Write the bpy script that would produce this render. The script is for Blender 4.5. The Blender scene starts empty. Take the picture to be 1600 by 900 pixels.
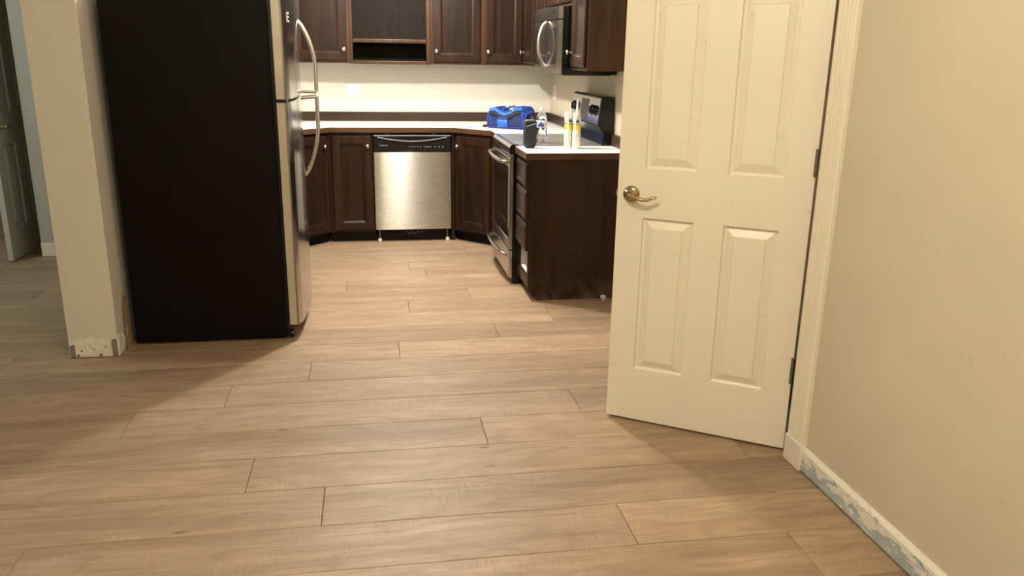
import bpy, math, random
from mathutils import Matrix, Vector
random.seed(7)
R = math.radians
SC = bpy.context.scene
COL = SC.collection

# ------------------------------------------------------------------ camera
F_PX, CAM_H, PIT, ROL, YAW = 1268.868, 1.4743, .2799, .0164, .1709
fw = Vector((math.sin(YAW)*math.cos(PIT), math.cos(YAW)*math.cos(PIT), -math.sin(PIT)))
rt = Vector((math.cos(YAW), -math.sin(YAW), 0)); up = rt.cross(fw)
r2 = math.cos(ROL)*rt + math.sin(ROL)*up; u2 = -math.sin(ROL)*rt + math.cos(ROL)*up
cd = bpy.data.cameras.new('camera'); cam = bpy.data.objects.new('camera', cd); COL.objects.link(cam)
cd.sensor_width = 36; cd.lens = F_PX*36/1600; cd.clip_start = .05
cam.matrix_world = Matrix(((r2.x, u2.x, -fw.x, 0), (r2.y, u2.y, -fw.y, 0), (r2.z, u2.z, -fw.z, CAM_H), (0, 0, 0, 1)))
SC.camera = cam

# ------------------------------------------------------------------ world, exposure, lamp settings
w = bpy.data.worlds.new('world'); SC.world = w; w.use_nodes = True
w.node_tree.nodes['Background'].inputs[0].default_value = (.75, .78, .8, 1)
w.node_tree.nodes['Background'].inputs[1].default_value = .02
vs = SC.view_settings
vs.view_transform = 'Standard'; vs.look = 'None'; vs.gamma = 1; vs.use_curve_mapping = False
vs.exposure = 0.0
WARM = (1.0, .90, .68); KWARM = (1.0, .96, .88); COOL = (.84, .97, 1.0)
LAMPS = [  # x, y, watts, colour, radius, label
    (.25, 5.20, 192, KWARM, .05, 'white ceiling lamp over the kitchen floor beside the refrigerator'),
    (.25, 5.95, 76, KWARM, .05, 'white ceiling lamp over the kitchen floor in front of the dishwasher'),
    (.10, 1.45, 80, WARM, .08, 'white ceiling lamp over the dining floor in front of the open door'),
    (-.25, -.80, 78, WARM, .08, 'added fill lamp at the near end of the dining room'),  # added unseen lamp, brightens the lower door and the column
    (-3.7, 4.5, 70, COOL, .12, 'added cool fill lamp in the hall beyond the pale column'),  # added lamp, stands in for the unseen source of cool hall light
]

# ------------------------------------------------------------------ mesh helpers
class MB:
    def __init__(s): s.v = []; s.f = []; s.m = []; s.sm = []
    def add(s, vs_, fs, m=0, smooth=False):
        b = len(s.v); s.v += [tuple(p) for p in vs_]
        for f in fs: s.f.append([b+i for i in f]); s.m.append(m); s.sm.append(smooth)
        return s
    def box(s, x0, x1, y0, y1, z0, z1, m=0):
        return s.add([(x0,y0,z0),(x1,y0,z0),(x1,y1,z0),(x0,y1,z0),(x0,y0,z1),(x1,y0,z1),(x1,y1,z1),(x0,y1,z1)],
              [(0,3,2,1),(4,5,6,7),(0,1,5,4),(1,2,6,5),(2,3,7,6),(3,0,4,7)], m)
    def rings(s, x0, x1, z0, z1, prof, cap=True, back=None, m=0, mcap=None):
        """concentric rectangles facing -Y; prof = (inset, y) from outside to inside"""
        vv = []
        for i, y in prof:
            vv += [(x0+i,y,z0+i),(x1-i,y,z0+i),(x1-i,y,z1-i),(x0+i,y,z1-i)]
        ff = []
        for k in range(len(prof)-1):
            a, b = 4*k, 4*k+4
            for j in range(4): ff.append((a+j, a+(j+1) % 4, b+(j+1) % 4, b+j))
        s.add(vv, ff, m)
        n = 4*(len(prof)-1)
        if cap: s.add(vv[n:n+4], [(0,1,2,3)], m if mcap is None else mcap)
        if back is not None: s.add(vv[0:4], [(3,2,1,0)], m)
        return s
    def prism(s, poly, z0, z1, m=0, mtop=None):
        n = len(poly)
        area = sum(poly[i][0]*poly[(i+1) % n][1]-poly[(i+1) % n][0]*poly[i][1] for i in range(n))
        if area < 0: poly = poly[::-1]
        s.add([(x,y,z0) for x,y in poly]+[(x,y,z1) for x,y in poly],
              [tuple(range(n))[::-1]]+[(i,(i+1) % n,n+(i+1) % n,n+i) for i in range(n)], m)
        s.add([(x,y,z1) for x,y in poly], [tuple(range(n))], m if mtop is None else mtop)
        return s
    def extr(s, prof, x0, x1, m=0, smooth=False):
        """closed (y,z) profile extruded along x"""
        n = len(prof)
        s.add([(x0,y,z) for y,z in prof]+[(x1,y,z) for y,z in prof],
              [(i,(i+1) % n,n+(i+1) % n,n+i) for i in range(n)], m, smooth)
        s.add([(x0,y,z) for y,z in prof], [tuple(range(n))[::-1]], m); s.add([(x1,y,z) for y,z in prof], [tuple(range(n))], m)
        return s
    def tube(s, pts, r, n=10, m=0, flat=1.0):
        pts = [Vector(p) for p in pts]; vv = []; rr = r if isinstance(r, (list, tuple)) else [r]*len(pts)
        ref = None
        for i, p in enumerate(pts):
            t = (pts[min(i+1, len(pts)-1)]-pts[max(i-1, 0)]).normalized()
            if ref is None:
                ref = Vector((0,0,1)) if abs(t.z) < .9 else Vector((1,0,0))
            a = t.cross(ref).normalized(); b = a.cross(t).normalized(); ref = b
            for k in range(n):
                q = 2*math.pi*k/n
                vv.append(p + a*math.cos(q)*rr[i] + b*math.sin(q)*rr[i]*flat)
        ff = [(i*n+k, i*n+(k+1) % n, (i+1)*n+(k+1) % n, (i+1)*n+k) for i in range(len(pts)-1) for k in range(n)]
        s.add(vv, ff, m, True)
        s.add(vv[:n], [tuple(range(n))[::-1]], m); s.add(vv[-n:], [tuple(range(n))], m)
        return s
    def lathe(s, prof, n=24, m=0, axis='z', c=(0,0,0), smooth=True, caps=True):
        """prof = (radius, height); axis z, or y for things that face -Y"""
        vv = []
        for r, h in prof:
            for k in range(n):
                q = 2*math.pi*k/n
                if axis == 'z': vv.append((c[0]+r*math.cos(q), c[1]+r*math.sin(q), c[2]+h))
                else: vv.append((c[0]+r*math.cos(q), c[1]-h, c[2]+r*math.sin(q)))
        ff = [(i*n+k, i*n+(k+1) % n, (i+1)*n+(k+1) % n, (i+1)*n+k) for i in range(len(prof)-1) for k in range(n)]
        s.add(vv, ff, m, smooth)
        if caps: s.add(vv[:n], [tuple(range(n))[::-1]], m); s.add(vv[-n:], [tuple(range(n))], m)
        return s
    def mesh(s, name, mats):
        me = bpy.data.meshes.new(name); me.from_pydata(s.v, [], s.f); me.update()
        for mt in (mats if isinstance(mats, (list, tuple)) else [mats]): me.materials.append(M[mt])
        me.polygons.foreach_set('material_index', s.m); me.polygons.foreach_set('use_smooth', s.sm)
        return me
    def build(s, name, mats, parent=None, loc=(0,0,0), rz=0, bevel=0, **tags):
        o = bpy.data.objects.new(name, s.mesh(name, mats)); COL.objects.link(o)
        o.location = loc; o.rotation_euler = (0, 0, rz)
        if parent: o.parent = parent
        if bevel:
            b = o.modifiers.new('bevel', 'BEVEL'); b.width = bevel; b.segments = 2; b.limit_method = 'ANGLE'; b.angle_limit = R(40)
        tag(o, **tags)
        return o
def tag(o, label=None, cat=None, group=None, kind=None):
    for k, v in (('label', label), ('category', cat), ('group', group), ('kind', kind)):
        if v: o[k] = v
    return o
def thing(name, label, cat, loc=(0,0,0), rz=0, group=None, kind=None):
    o = bpy.data.objects.new(name, None); COL.objects.link(o); o.empty_display_size = .05
    o.location = loc; o.rotation_euler = (0, 0, rz)
    return tag(o, label, cat, group, kind)
def link_copy(src, parent, loc=None):
    c = src.copy(); COL.objects.link(c); c.parent = parent
    if loc: c.location = loc
    return c
def text(name, body, size, mat, parent, loc, extrude=.0003):
    cu = bpy.data.curves.new(name, 'FONT'); cu.body = body; cu.size = size; cu.extrude = extrude; cu.resolution_u = 2
    t = bpy.data.objects.new(name+'_c', cu); COL.objects.link(t)
    me = bpy.data.meshes.new_from_object(t.evaluated_get(bpy.context.evaluated_depsgraph_get()))
    bpy.data.objects.remove(t); me.materials.clear(); me.materials.append(M[mat])
    o = bpy.data.objects.new(name, me); COL.objects.link(o); o.parent = parent; o.location = loc; o.rotation_euler = (R(90), 0, 0)
    return o

# ------------------------------------------------------------------ materials
M = {}
class NT:
    def __init__(s, name):
        m = bpy.data.materials.new(name); m.use_nodes = True; M[name] = m
        s.t = m.node_tree; s.b = s.t.nodes['Principled BSDF']
    def n(s, ty, **kw):
        nd = s.t.nodes.new(ty)
        for k, v in kw.items(): setattr(nd, k, v)
        return nd
    def l(s, a, b): s.t.links.new(a, b)
    def set(s, sock, v):
        if hasattr(v, 'links') or isinstance(v, bpy.types.NodeSocket): s.l(v, sock)
        else: sock.default_value = v
    def math(s, op, a, b=None, c=None):
        nd = s.n('ShaderNodeMath', operation=op)
        for i, v in enumerate((a, b, c)):
            if v is not None: s.set(nd.inputs[i], v)
        return nd.outputs[0]
    def coord(s, scale=(1,1,1), rand=0, which='Object'):
        tc = s.n('ShaderNodeTexCoord'); mp = s.n('ShaderNodeMapping'); mp.inputs['Scale'].default_value = scale
        v = tc.outputs[which]
        if rand:
            oi = s.n('ShaderNodeObjectInfo'); k = s.math('MULTIPLY', oi.outputs['Random'], rand)
            cx = s.n('ShaderNodeCombineXYZ')
            for i in range(3): s.l(k, cx.inputs[i])
            va = s.n('ShaderNodeVectorMath', operation='ADD'); s.l(v, va.inputs[0]); s.l(cx.outputs[0], va.inputs[1]); v = va.outputs[0]
        s.l(v, mp.inputs['Vector']); return mp.outputs[0]
    def noise(s, vec, scale=1, detail=4, rough=.55, dist=0):
        nd = s.n('ShaderNodeTexNoise'); s.l(vec, nd.inputs['Vector'])
        nd.inputs['Scale'].default_value = scale; nd.inputs['Detail'].default_value = detail
        nd.inputs['Roughness'].default_value = rough; nd.inputs['Distortion'].default_value = dist
        return nd.outputs['Fac']
    def ramp(s, fac, stops):
        nd = s.n('ShaderNodeValToRGB'); e = nd.color_ramp.elements
        while len(e) < len(stops): e.new(.5)
        for el, (p, c) in zip(e, stops): el.position = p; el.color = (*c, 1) if len(c) == 3 else c
        s.l(fac, nd.inputs[0]); return nd.outputs[0]
    def mix(s, fac, a, b, blend='MIX'):
        nd = s.n('ShaderNodeMix', data_type='RGBA', blend_type=blend)
        s.set(nd.inputs[0], fac)
        for sk, v in ((nd.inputs[6], a), (nd.inputs[7], b)):
            if isinstance(v, tuple): sk.default_value = (*v, 1)
            else: s.l(v, sk)
        return nd.outputs[2]
    def bump(s, h, strength=.2, dist=.002):
        nd = s.n('ShaderNodeBump'); nd.inputs['Strength'].default_value = strength; nd.inputs['Distance'].default_value = dist
        s.l(h, nd.inputs['Height']); s.l(nd.outputs[0], s.b.inputs['Normal'])
    def p(s, **kw):
        for k, v in kw.items():
            sk = s.b.inputs[k.replace('_', ' ')]
            if isinstance(v, tuple) and len(v) == 3: v = (*v, 1)
            s.set(sk, v)
        return s
def plain(name, col, rough=.5, metal=0, var=.06, scale=6, **kw):
    t = NT(name); f = t.noise(t.coord(), scale, 5)
    c = t.ramp(f, [(.3, tuple(x*(1-var) for x in col)), (.7, tuple(min(1, x*(1+var)) for x in col))])
    t.p(Base_Color=c, Roughness=rough, Metallic=metal, **kw); return t

def m_planks():
    t = NT('oak_plank')
    v = t.coord((1,1,1), 41.0)
    def mp(vec, sc):
        nd = t.n('ShaderNodeMapping'); nd.inputs['Scale'].default_value = sc; t.l(vec, nd.inputs['Vector']); return nd.outputs[0]
    broad = t.noise(mp(v, (.9, 9, 1)), 1, 6, .6, .6)
    warp = t.noise(mp(v, (1.1, 3.5, 1)), 1, 3, .5)
    sx = t.n('ShaderNodeSeparateXYZ'); t.l(v, sx.inputs[0])
    ph = t.math('MULTIPLY_ADD', warp, 58.0, t.math('MULTIPLY', sx.outputs[1], 70.0))
    rings = t.math('MULTIPLY_ADD', t.math('SINE', ph), .5, .5)
    fine = t.noise(mp(v, (10, 190, 1)), 1, 4, .65)
    saw = t.noise(mp(v, (260, 17, 1)), 1, 3, .6)
    streak = t.ramp(t.noise(mp(v, (2.2, 46, 1)), 1, 5, .65, .8), [(.50, (0,0,0)), (.78, (1,1,1))])
    smask = t.ramp(t.noise(mp(v, (3.0, 5, 1)), 1, 3, .6), [(.48, (0,0,0)), (.70, (1,1,1))])
    c = t.ramp(broad, [(.28, (.245, .160, .097)), (.5, (.350, .243, .153)), (.72, (.445, .325, .215))])
    c = t.mix(t.math('MULTIPLY', t.math('POWER', rings, 2.5), .40), c, (.235, .15, .087))
    c = t.mix(t.math('MULTIPLY', t.ramp(fine, [(.38, (0,0,0)), (.68, (1,1,1))]), .36), c, (.19, .12, .07))
    sawd = t.math('MULTIPLY', t.ramp(saw, [(.44, (0,0,0)), (.58, (1,1,1))]), smask)
    c = t.mix(t.math('MULTIPLY', streak, .50), c, (.16, .10, .062))
    c = t.mix(t.math('MULTIPLY', sawd, .34), c, (.49, .365, .255))
    cut = t.math('MULTIPLY', t.ramp(t.noise(mp(v, (420, 13, 1)), 1, 2, .5), [(.56, (0,0,0)), (.68, (1,1,1))]), t.ramp(t.noise(mp(v, (2.6, 6, 1)), 1.3, 3, .6), [(.42, (0,0,0)), (.66, (1,1,1))]))
    c = t.mix(t.math('MULTIPLY', cut, .42), c, (.20, .128, .078))
    vo = t.n('ShaderNodeTexVoronoi'); t.l(mp(v, (2.6, 8.0, 1)), vo.inputs['Vector']); vo.inputs['Scale'].default_value = 1
    knot = t.ramp(t.math('MULTIPLY_ADD', t.noise(mp(v, (60, 120, 1)), 1, 3), .09, t.math('SUBTRACT', vo.outputs['Distance'], .02)), [(.06, (1,1,1)), (.10, (0,0,0))])
    sel = t.n('ShaderNodeSeparateColor'); t.l(vo.outputs['Color'], sel.inputs[0])
    knot = t.math('MULTIPLY', knot, t.math('GREATER_THAN', sel.outputs[0], .45))
    c = t.mix(t.math('MULTIPLY', knot, .75), c, (.11, .065, .04))
    oi = t.n('ShaderNodeObjectInfo')
    k = t.math('MULTIPLY_ADD', oi.outputs['Random'], .22, .89)
    hs = t.n('ShaderNodeHueSaturation'); t.l(c, hs.inputs['Color']); t.l(k, hs.inputs['Value'])
    t.p(Base_Color=hs.outputs[0], Roughness=t.math('MULTIPLY_ADD', fine, .2, .40))
    t.b.inputs['Specular IOR Level'].default_value = .28
    h = t.math('ADD', t.math('MULTIPLY', fine, .6), t.math('MULTIPLY', sawd, .8))
    t.bump(h, .25, .0008)
m_planks()
plain('subfloor', (.05, .035, .022), .9)

def m_wall(name, col, dirt=.10, rough=.62):
    t = NT(name); f = t.noise(t.coord(), 1.6, 6, .6); g = t.noise(t.coord(), 90, 3); h = t.noise(t.coord(), 7, 4)
    c = t.ramp(f, [(.3, tuple(x*(1-dirt) for x in col)), (.65, col)])
    spots = t.ramp(t.noise(t.coord(), 34, 2, .4), [(.735, (0,0,0)), (.77, (1,1,1))])
    c = t.mix(t.math('MULTIPLY', spots, .28), c, tuple(x*.55 for x in col))
    t.p(Base_Color=c, Roughness=rough); t.bump(t.math('ADD', g, t.math('MULTIPLY', h, 1.5)), .12, .002)
m_wall('cream_wall', (.60, .515, .375)); m_wall('kitchen_wall', (.67, .625, .54), .06); m_wall('column_wall', (.66, .62, .535), .05)
m_wall('hall_wall', (.45, .465, .385), .05); m_wall('ceiling_paint', (.72, .70, .66), .03, .8)
def m_paint(name, col, chips, rough=.34, lo=.70):
    t = NT(name)
    f = t.noise(t.coord(), 2.2, 5); s = t.noise(t.coord(), 55, 3, .5)
    c = t.ramp(f, [(.3, tuple(x*.94 for x in col)), (.7, col)])
    c = t.mix(t.math('MULTIPLY', t.ramp(s, [(lo, (0,0,0)), (lo+.05, (1,1,1))]), .5), c, chips)
    t.p(Base_Color=c, Roughness=rough); t.bump(t.noise(t.coord((60,60,6)), 1, 3), .018, .0006)
m_paint('door_paint', (.80, .735, .60), (.30, .26, .18)); m_paint('trim_paint', (.80, .73, .585), (.5, .44, .33))
m_paint('hall_door_paint', (.44, .435, .35), (.34, .34, .27))
def m_base():
    t = NT('scuffed_baseboard')
    v = t.coord(); sx = t.n('ShaderNodeSeparateXYZ'); t.l(v, sx.inputs[0])
    n = t.noise(t.coord((14, 14, 40)), 1, 6, .65, .4)
    # old blue-grey coat shows where the cream top coat stops or has been knocked off
    f = t.math('ADD', t.math('MULTIPLY', sx.outputs[2], 8.0), t.math('MULTIPLY', t.math('SUBTRACT', n, .5), 2.4))
    m = t.ramp(f, [(.38, (0,0,0)), (.46, (1,1,1))])
    c = t.mix(m, t.ramp(n, [(.3, (.30, .345, .335)), (.7, (.50, .545, .52))]), (.74, .70, .60))
    d = t.ramp(t.noise(t.coord((25, 25, 60)), 1, 3), [(.70, (0,0,0)), (.74, (1,1,1))])
    c = t.mix(t.math('MULTIPLY', d, .7), c, (.13, .15, .14))
    t.p(Base_Color=c, Roughness=.5)
m_base()
def m_cab(name, dark, mid, light, sc=(24, 24, 1.6), rough=.33, rand=9.0, spec=.20):
    t = NT(name)
    g = t.noise(t.coord(sc, rand), 1, 6, .62, .5); b = t.noise(t.coord((2.2, 2.2, 1.1), rand), 1, 4); f = t.noise(t.coord(tuple(x*7 for x in sc), rand), 1, 2)
    c = t.ramp(g, [(.3, dark), (.52, mid), (.75, light)])
    c = t.mix(t.math('MULTIPLY', t.ramp(b, [(.35, (0,0,0)), (.7, (1,1,1))]), .4), c, light)
    c = t.mix(t.math('MULTIPLY', f, .35), c, dark)
    t.p(Base_Color=c, Roughness=rough); t.b.inputs['Specular IOR Level'].default_value = spec
    t.bump(f, .03, .0003); return t, c
m_cab('cabinet_wood', (.006, .0028, .0017), (.019, .0084, .0042), (.052, .0230, .0100))
m_cab('panel_wood', (.005, .0024, .0015), (.015, .0070, .0038), (.042, .0190, .0088))
m_cab('frame_wood', (.020, .0095, .0045), (.050, .0235, .0105), (.095, .046, .020))
m_cab('edge_wood', (.035, .018, .009), (.07, .036, .017), (.12, .062, .03), (3, 3, 30))
m_cab('splash_wood', (.022, .013, .009), (.042, .025, .016), (.07, .042, .027), (1.5, 30, 40))
plain('toe_black', (.008, .006, .006), .6, Specular_IOR_Level=.2)
def m_endpanel():
    t, c = m_cab('worn_end_panel', (.013, .0065, .0035), (.029, .0135, .006), (.052, .025, .011), (16, 16, 1.3), .45, 9.0, .14)
    v = t.coord(); sx = t.n('ShaderNodeSeparateXYZ'); t.l(v, sx.inputs[0])
    low = t.math('SUBTRACT', 1.0, t.math('MULTIPLY', sx.outputs[2], 1.5)); low.node.use_clamp = True
    low2 = t.math('SUBTRACT', 1.0, t.math('MULTIPLY', sx.outputs[2], 6.5)); low2.node.use_clamp = True
    sp = t.ramp(t.noise(t.coord((105, 105, 90)), 1, 2, .5), [(.69, (0,0,0)), (.73, (1,1,1))])
    c = t.mix(t.math('MULTIPLY', t.math('MULTIPLY', sp, low), .7), c, (.38, .30, .20))
    du = t.ramp(t.noise(t.coord((14, 14, 9)), 1, 6, .7), [(.42, (0,0,0)), (.7, (1,1,1))])
    c = t.mix(t.math('MULTIPLY', t.math('MULTIPLY', du, low2), .55), c, (.20, .16, .11))
    t.l(c, t.b.inputs['Base Color'])
m_endpanel()
def m_niche():
    t = NT('oak_veneer_dark'); v = t.coord()
    sx = t.n('ShaderNodeSeparateXYZ'); t.l(v, sx.inputs[0])
    wp = t.noise(t.coord((3.2, 1, 1.1)), 1, 3)
    ph = t.math('MULTIPLY_ADD', wp, 90.0, t.math('MULTIPLY', sx.outputs[0], 330.0))
    r = t.math('MULTIPLY_ADD', t.math('SINE', ph), .5, .5); f = t.noise(t.coord((240, 1, 8)), 1, 3)
    k = t.math('ADD', t.math('MULTIPLY', r, .17), t.math('MULTIPLY', f, .88))
    t.p(Base_Color=t.ramp(k, [(.25, (.005, .0036, .0025)), (.55, (.013, .0092, .006)), (.8, (.027, .019, .0115))]), Roughness=.6, Specular_IOR_Level=.1)
m_niche()
def m_steel(name, col, rough=.3, sc=(400, 400, 3), bs=.03, aniso=0):
    t = NT(name); f = t.noise(t.coord(sc), 1, 3); b = t.noise(t.coord(), 3, 4)
    t.p(Base_Color=t.ramp(b, [(.3, tuple(x*.92 for x in col)), (.7, col)]), Metallic=1.0, Roughness=t.math('MULTIPLY_ADD', f, .02 if aniso else .12, rough-(.01 if aniso else .06)))
    if not aniso: t.bump(f, bs, .0005)
    if aniso:
        tg = t.n('ShaderNodeTangent', direction_type='RADIAL', axis='Z'); t.l(tg.outputs[0], t.b.inputs['Tangent']); t.p(Anisotropic=aniso, Anisotropic_Rotation=.25)
m_steel('stainless', (.50, .48, .45), .22, (3, 400, 400)); m_steel('stainless_door', (.44, .425, .395), .275, (3, 400, 400), .003, 1.0); m_steel('stainless_fridge', (.46, .44, .42), .17, (400, 400, 3), .015)
m_steel('handle_steel', (.62, .60, .56), .24, (60, 60, 60), .01); m_steel('satin_nickel', (.66, .61, .52), .25, (50, 50, 50), .01)
m_steel('antique_brass', (.46, .37, .22), .22, (50, 50, 50), .01); m_steel('hinge_bronze', (.26, .22, .16), .4, (50, 50, 50), .02)
plain('platinum_side', (.50, .45, .36), .38, .35)
def m_fridge():
    t = NT('fridge_black'); t.p(Base_Color=(.0035, .0022, .0028), Roughness=.5); t.bump(t.noise(t.coord(), 420, 2), .35, .001)
    t.b.inputs['Specular IOR Level'].default_value = .12
m_fridge()
plain('black_plastic', (.006, .006, .007), .22, Specular_IOR_Level=.3); plain('black_enamel', (.005, .005, .006), .18, Specular_IOR_Level=.3)
plain('dark_glass', (.018, .016, .015), .06); plain('cooktop_glass', (.15, .145, .14), .28)
plain('grey_print', (.32, .31, .29), .5)
def m_laminate():
    t = NT('white_laminate'); f = t.noise(t.coord(), 9, 6, .6)
    st = t.ramp(t.noise(t.coord((2.5, 30, 1)), 1, 4), [(.62, (0,0,0)), (.72, (1,1,1))])
    c = t.ramp(f, [(.3, (.78, .75, .70)), (.7, (.88, .86, .82))]); c = t.mix(t.math('MULTIPLY', st, .18), c, (.5, .47, .42))
    t.p(Base_Color=c, Roughness=.33)
m_laminate()
plain('white_plastic', (.82, .80, .75), .4); plain('white_melamine', (.80, .77, .70), .5); plain('dark_slot', (.04, .035, .03), .6)
plain('blue_fabric', (.006, .034, .24), .75, scale=60, var=.4); plain('navy_fabric', (.004, .012, .072), .8, scale=60, var=.4)
plain('bright_blue_fabric', (.016, .095, .44), .7, scale=70, var=.2); plain('black_webbing', (.008, .008, .010), .8)
plain('sky_blue_trim', (.05, .14, .42), .5)
plain('speaker_cloth', (.015, .016, .024), .8, scale=300, var=.5); plain('grey_rubber', (.16, .155, .15), .6)
t_ = NT('clear_plastic'); t_.p(Base_Color=(.97, .98, .98), Roughness=.04, IOR=1.30, Transmission_Weight=1.0)
plain('bottle_label', (.80, .82, .88), .4); plain('label_blue', (.06, .08, .34), .4)
plain('tube_cream', (.78, .74, .62), .45); plain('tube_yellow', (.72, .52, .03), .45); plain('tube_navy', (.06, .07, .13), .45)
def m_print():
    t = NT('tube_print'); n = t.ramp(t.noise(t.coord((420, 420, 160)), 1, 1), [(.50, (0,0,0)), (.56, (1,1,1))])
    t.p(Base_Color=t.mix(t.math('MULTIPLY', n, .55), (.78, .76, .68), (.22, .21, .20)), Roughness=.45)
m_print()
def m_plaster():
    t = NT('torn_plaster'); n = t.noise(t.coord(), 60, 5, .65); d = t.ramp(t.noise(t.coord(), 85, 2), [(.68, (0,0,0)), (.72, (1,1,1))])
    c = t.ramp(n, [(.3, (.60, .55, .45)), (.65, (.84, .81, .72))]); c = t.mix(t.math('MULTIPLY', d, .7), c, (.16, .12, .08))
    t.p(Base_Color=c, Roughness=.9); t.bump(n, .5, .004)
m_plaster()
plain('bare_gypsum', (.20, .19, .17), .9, var=.35, scale=90); plain('brown_board', (.25, .15, .08), .8, var=.3, scale=25)
plain('scrap_paper', (.45, .43, .38), .8); plain('lamp_white', (.8, .78, .74), .5)
t_ = NT('bulb_glow'); t_.p(Base_Color=(.9, .85, .7), Emission_Color=(1, .86, .62), Emission_Strength=6.0)

# ------------------------------------------------------------------ setting: floor of single planks
XW, YB, ZC = 1.545, 7.13, 2.44
PW, PL, PY0 = .2470, 1.870, 2.1306
fl = MB().box(-4.7, 2.45, -1.7, 9.5, -.06, -.013).build('floor', 'subfloor', label='light oak laminate plank floor through dining room, kitchen and hall', cat='floor', kind='structure')
JO = {7: .101, 6: -.33, 5: -.667, 4: -1.019, 3: .411, 2: -.475, 1: -.203, 0: .785, -1: 1.286, 8: .644, 9: 1.003, 10: .185, 12: -.198, 14: .229, 17: .446}
pm = {}
for k in range(-15, 30):
    y0 = PY0 + k*PW
    if y0 < -1.7 or y0 > 9.4: continue
    j = JO.get(k, random.uniform(0, PL)); x = j - PL*math.ceil((j+4.65)/PL)
    while x < XW:
        a, b = max(x, -4.68), min(x+PL, XW+.015)
        if b-a > .03:
            key = round(b-a, 3)
            if key not in pm:
                L, g, c = b-a, .0009, .0016
                m = MB(); vv = []
                for ins, z in ((0, -.012), (0, -c), (c, 0)):
                    i = g+ins; vv += [(i,i,z),(L-i,i,z),(L-i,PW-i,z),(i,PW-i,z)]
                m.add(vv, [(r*4+q, r*4+(q+1) % 4, r*4+4+(q+1) % 4, r*4+4+q) for r in range(2) for q in range(4)]+[(8,9,10,11)])
                pm[key] = m.mesh('plank', 'oak_plank')
            o = bpy.data.objects.new('plank', pm[key]); COL.objects.link(o); o.parent = fl; o.location = (a, y0, 0)
        x += PL
MB().box(-4.7, 2.45, -1.7, 9.5, ZC, ZC+.1).build('ceiling', 'ceiling_paint', label='off-white flat ceiling over the rooms', cat='ceiling', kind='structure')
# right wall with the closet opening
OY0, OY1, OZ = 2.620, 3.405, 2.055
MB().box(XW, XW+.12, -1.6, OY0, 0, ZC).box(XW, XW+.12, OY1, YB+.1, 0, ZC).box(XW, XW+.12, OY0, OY1, OZ, ZC).build(
    'wall_right', 'cream_wall', label='tan cream wall on the right with closet opening', cat='wall', kind='structure')
MB().box(XW+.12, 2.42, 2.3, 2.4, 0, ZC).box(XW+.12, 2.42, 3.6, 3.7, 0, ZC).box(2.32, 2.42, 2.4, 3.6, 0, ZC).build(
    'wall_closet', 'cream_wall', label='cream closet walls behind the open panel door', cat='wall', kind='structure')
MB().box(-1.277, XW+.12, YB, YB+.12, 0, ZC).build('wall_back', 'kitchen_wall', label='pale cream kitchen wall between counter and wall cabinets', cat='wall', kind='structure')
MB().box(-1.504, -1.277, 4.062, YB+.12, 0, ZC).build('wall_partition', 'column_wall', bevel=.003, label='pale wall end beside the refrigerator with torn foot', cat='wall', kind='structure')
wp = bpy.data.objects['wall_partition']
MB().box(-4.7, XW+.12, -1.72, -1.6, 0, ZC).build('wall_rear', 'cream_wall', label='cream wall behind the viewer', cat='wall', kind='structure')
MB().box(-4.7, -4.58, -1.6, 9.5, 0, ZC).build('wall_left', 'hall_wall', label='far left wall of the hall', cat='wall', kind='structure')
MB().box(-4.58, -1.504, 9.3, 9.42, 0, ZC).build('wall_hall_end', 'hall_wall', label='greenish wall at the far end of the hall', cat='wall', kind='structure')
MB().box(-2.41, -1.504, 6.285, 6.40, 0, ZC).build('wall_hall', 'hall_wall', label='greenish hall wall seen left of the pale column', cat='wall', kind='structure')

# torn foot of the partition
def blob(xs, zt, zb=0.0, y=4.0575, th=.006, jig=.004, seed=1):
    rn = random.Random(seed); top = [(x, zt(x)+rn.uniform(-jig, jig)) for x in xs]
    poly = [(xs[0], zb)]+top+[(xs[-1], zb)]
    n = len(poly); m = MB()
    m.add([(x, y, z) for x, z in poly]+[(x, y+th, z) for x, z in poly],
          [tuple(range(n))[::-1], tuple(range(n, 2*n))]+[(i, (i+1) % n, n+(i+1) % n, n+i) for i in range(n)])
    return m
xs = [-1.502+.0143*i for i in range(16)]
blob(xs, lambda x: .093+(.014 if -1.455 < x < -1.385 else 0), .004, seed=3).build('plaster_patch', 'torn_plaster', wp)['label'] = 'torn white plaster strip'
m = MB(); n = 10
pr = [(4.068+.014*i, .10+random.uniform(-.012, .02)-.05*(i/9)) for i in range(n)]
vv = [(-1.2735, y, z) for y, z in pr]+[(-1.2735, y, .004) for y, z in pr]+[(-1.279, y, z) for y, z in pr]+[(-1.279, y, .004) for y, z in pr]
m.add(vv, [(i, n+i, n+i+1, i+1) for i in range(n-1)]+[(i, i+1, 2*n+i+1, 2*n+i) for i in range(n-1)]+[(0, 2*n, 3*n, n)])
m.build('plaster_patch', 'torn_plaster', wp)
for x0, x1, zt, sd in ((-1.4985, -1.474, .070, 5), (-1.304, -1.2785, .095, 6)):
    blob([x0, x0+.003, x0+.008, (x0+x1)/2, x1-.006, x1-.002], lambda x: zt-1.4*abs(x-(x0+x1)/2)**1.15, .003, 4.0525, .008, .002, sd).build('corner_hole', 'bare_gypsum', wp)['label'] = 'grey exposed corner'
for x, z, r in ((-1.447, .035, .006), (-1.465, .013, .008), (-1.395, .045, .004), (-1.36, .012, .009), (-1.335, .052, .005)):
    MB().lathe([(r, 0), (r*.7, .0012)], 8, 0, 'y', (x, 4.0573, z)).build('hole', 'bare_gypsum', wp)

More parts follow.
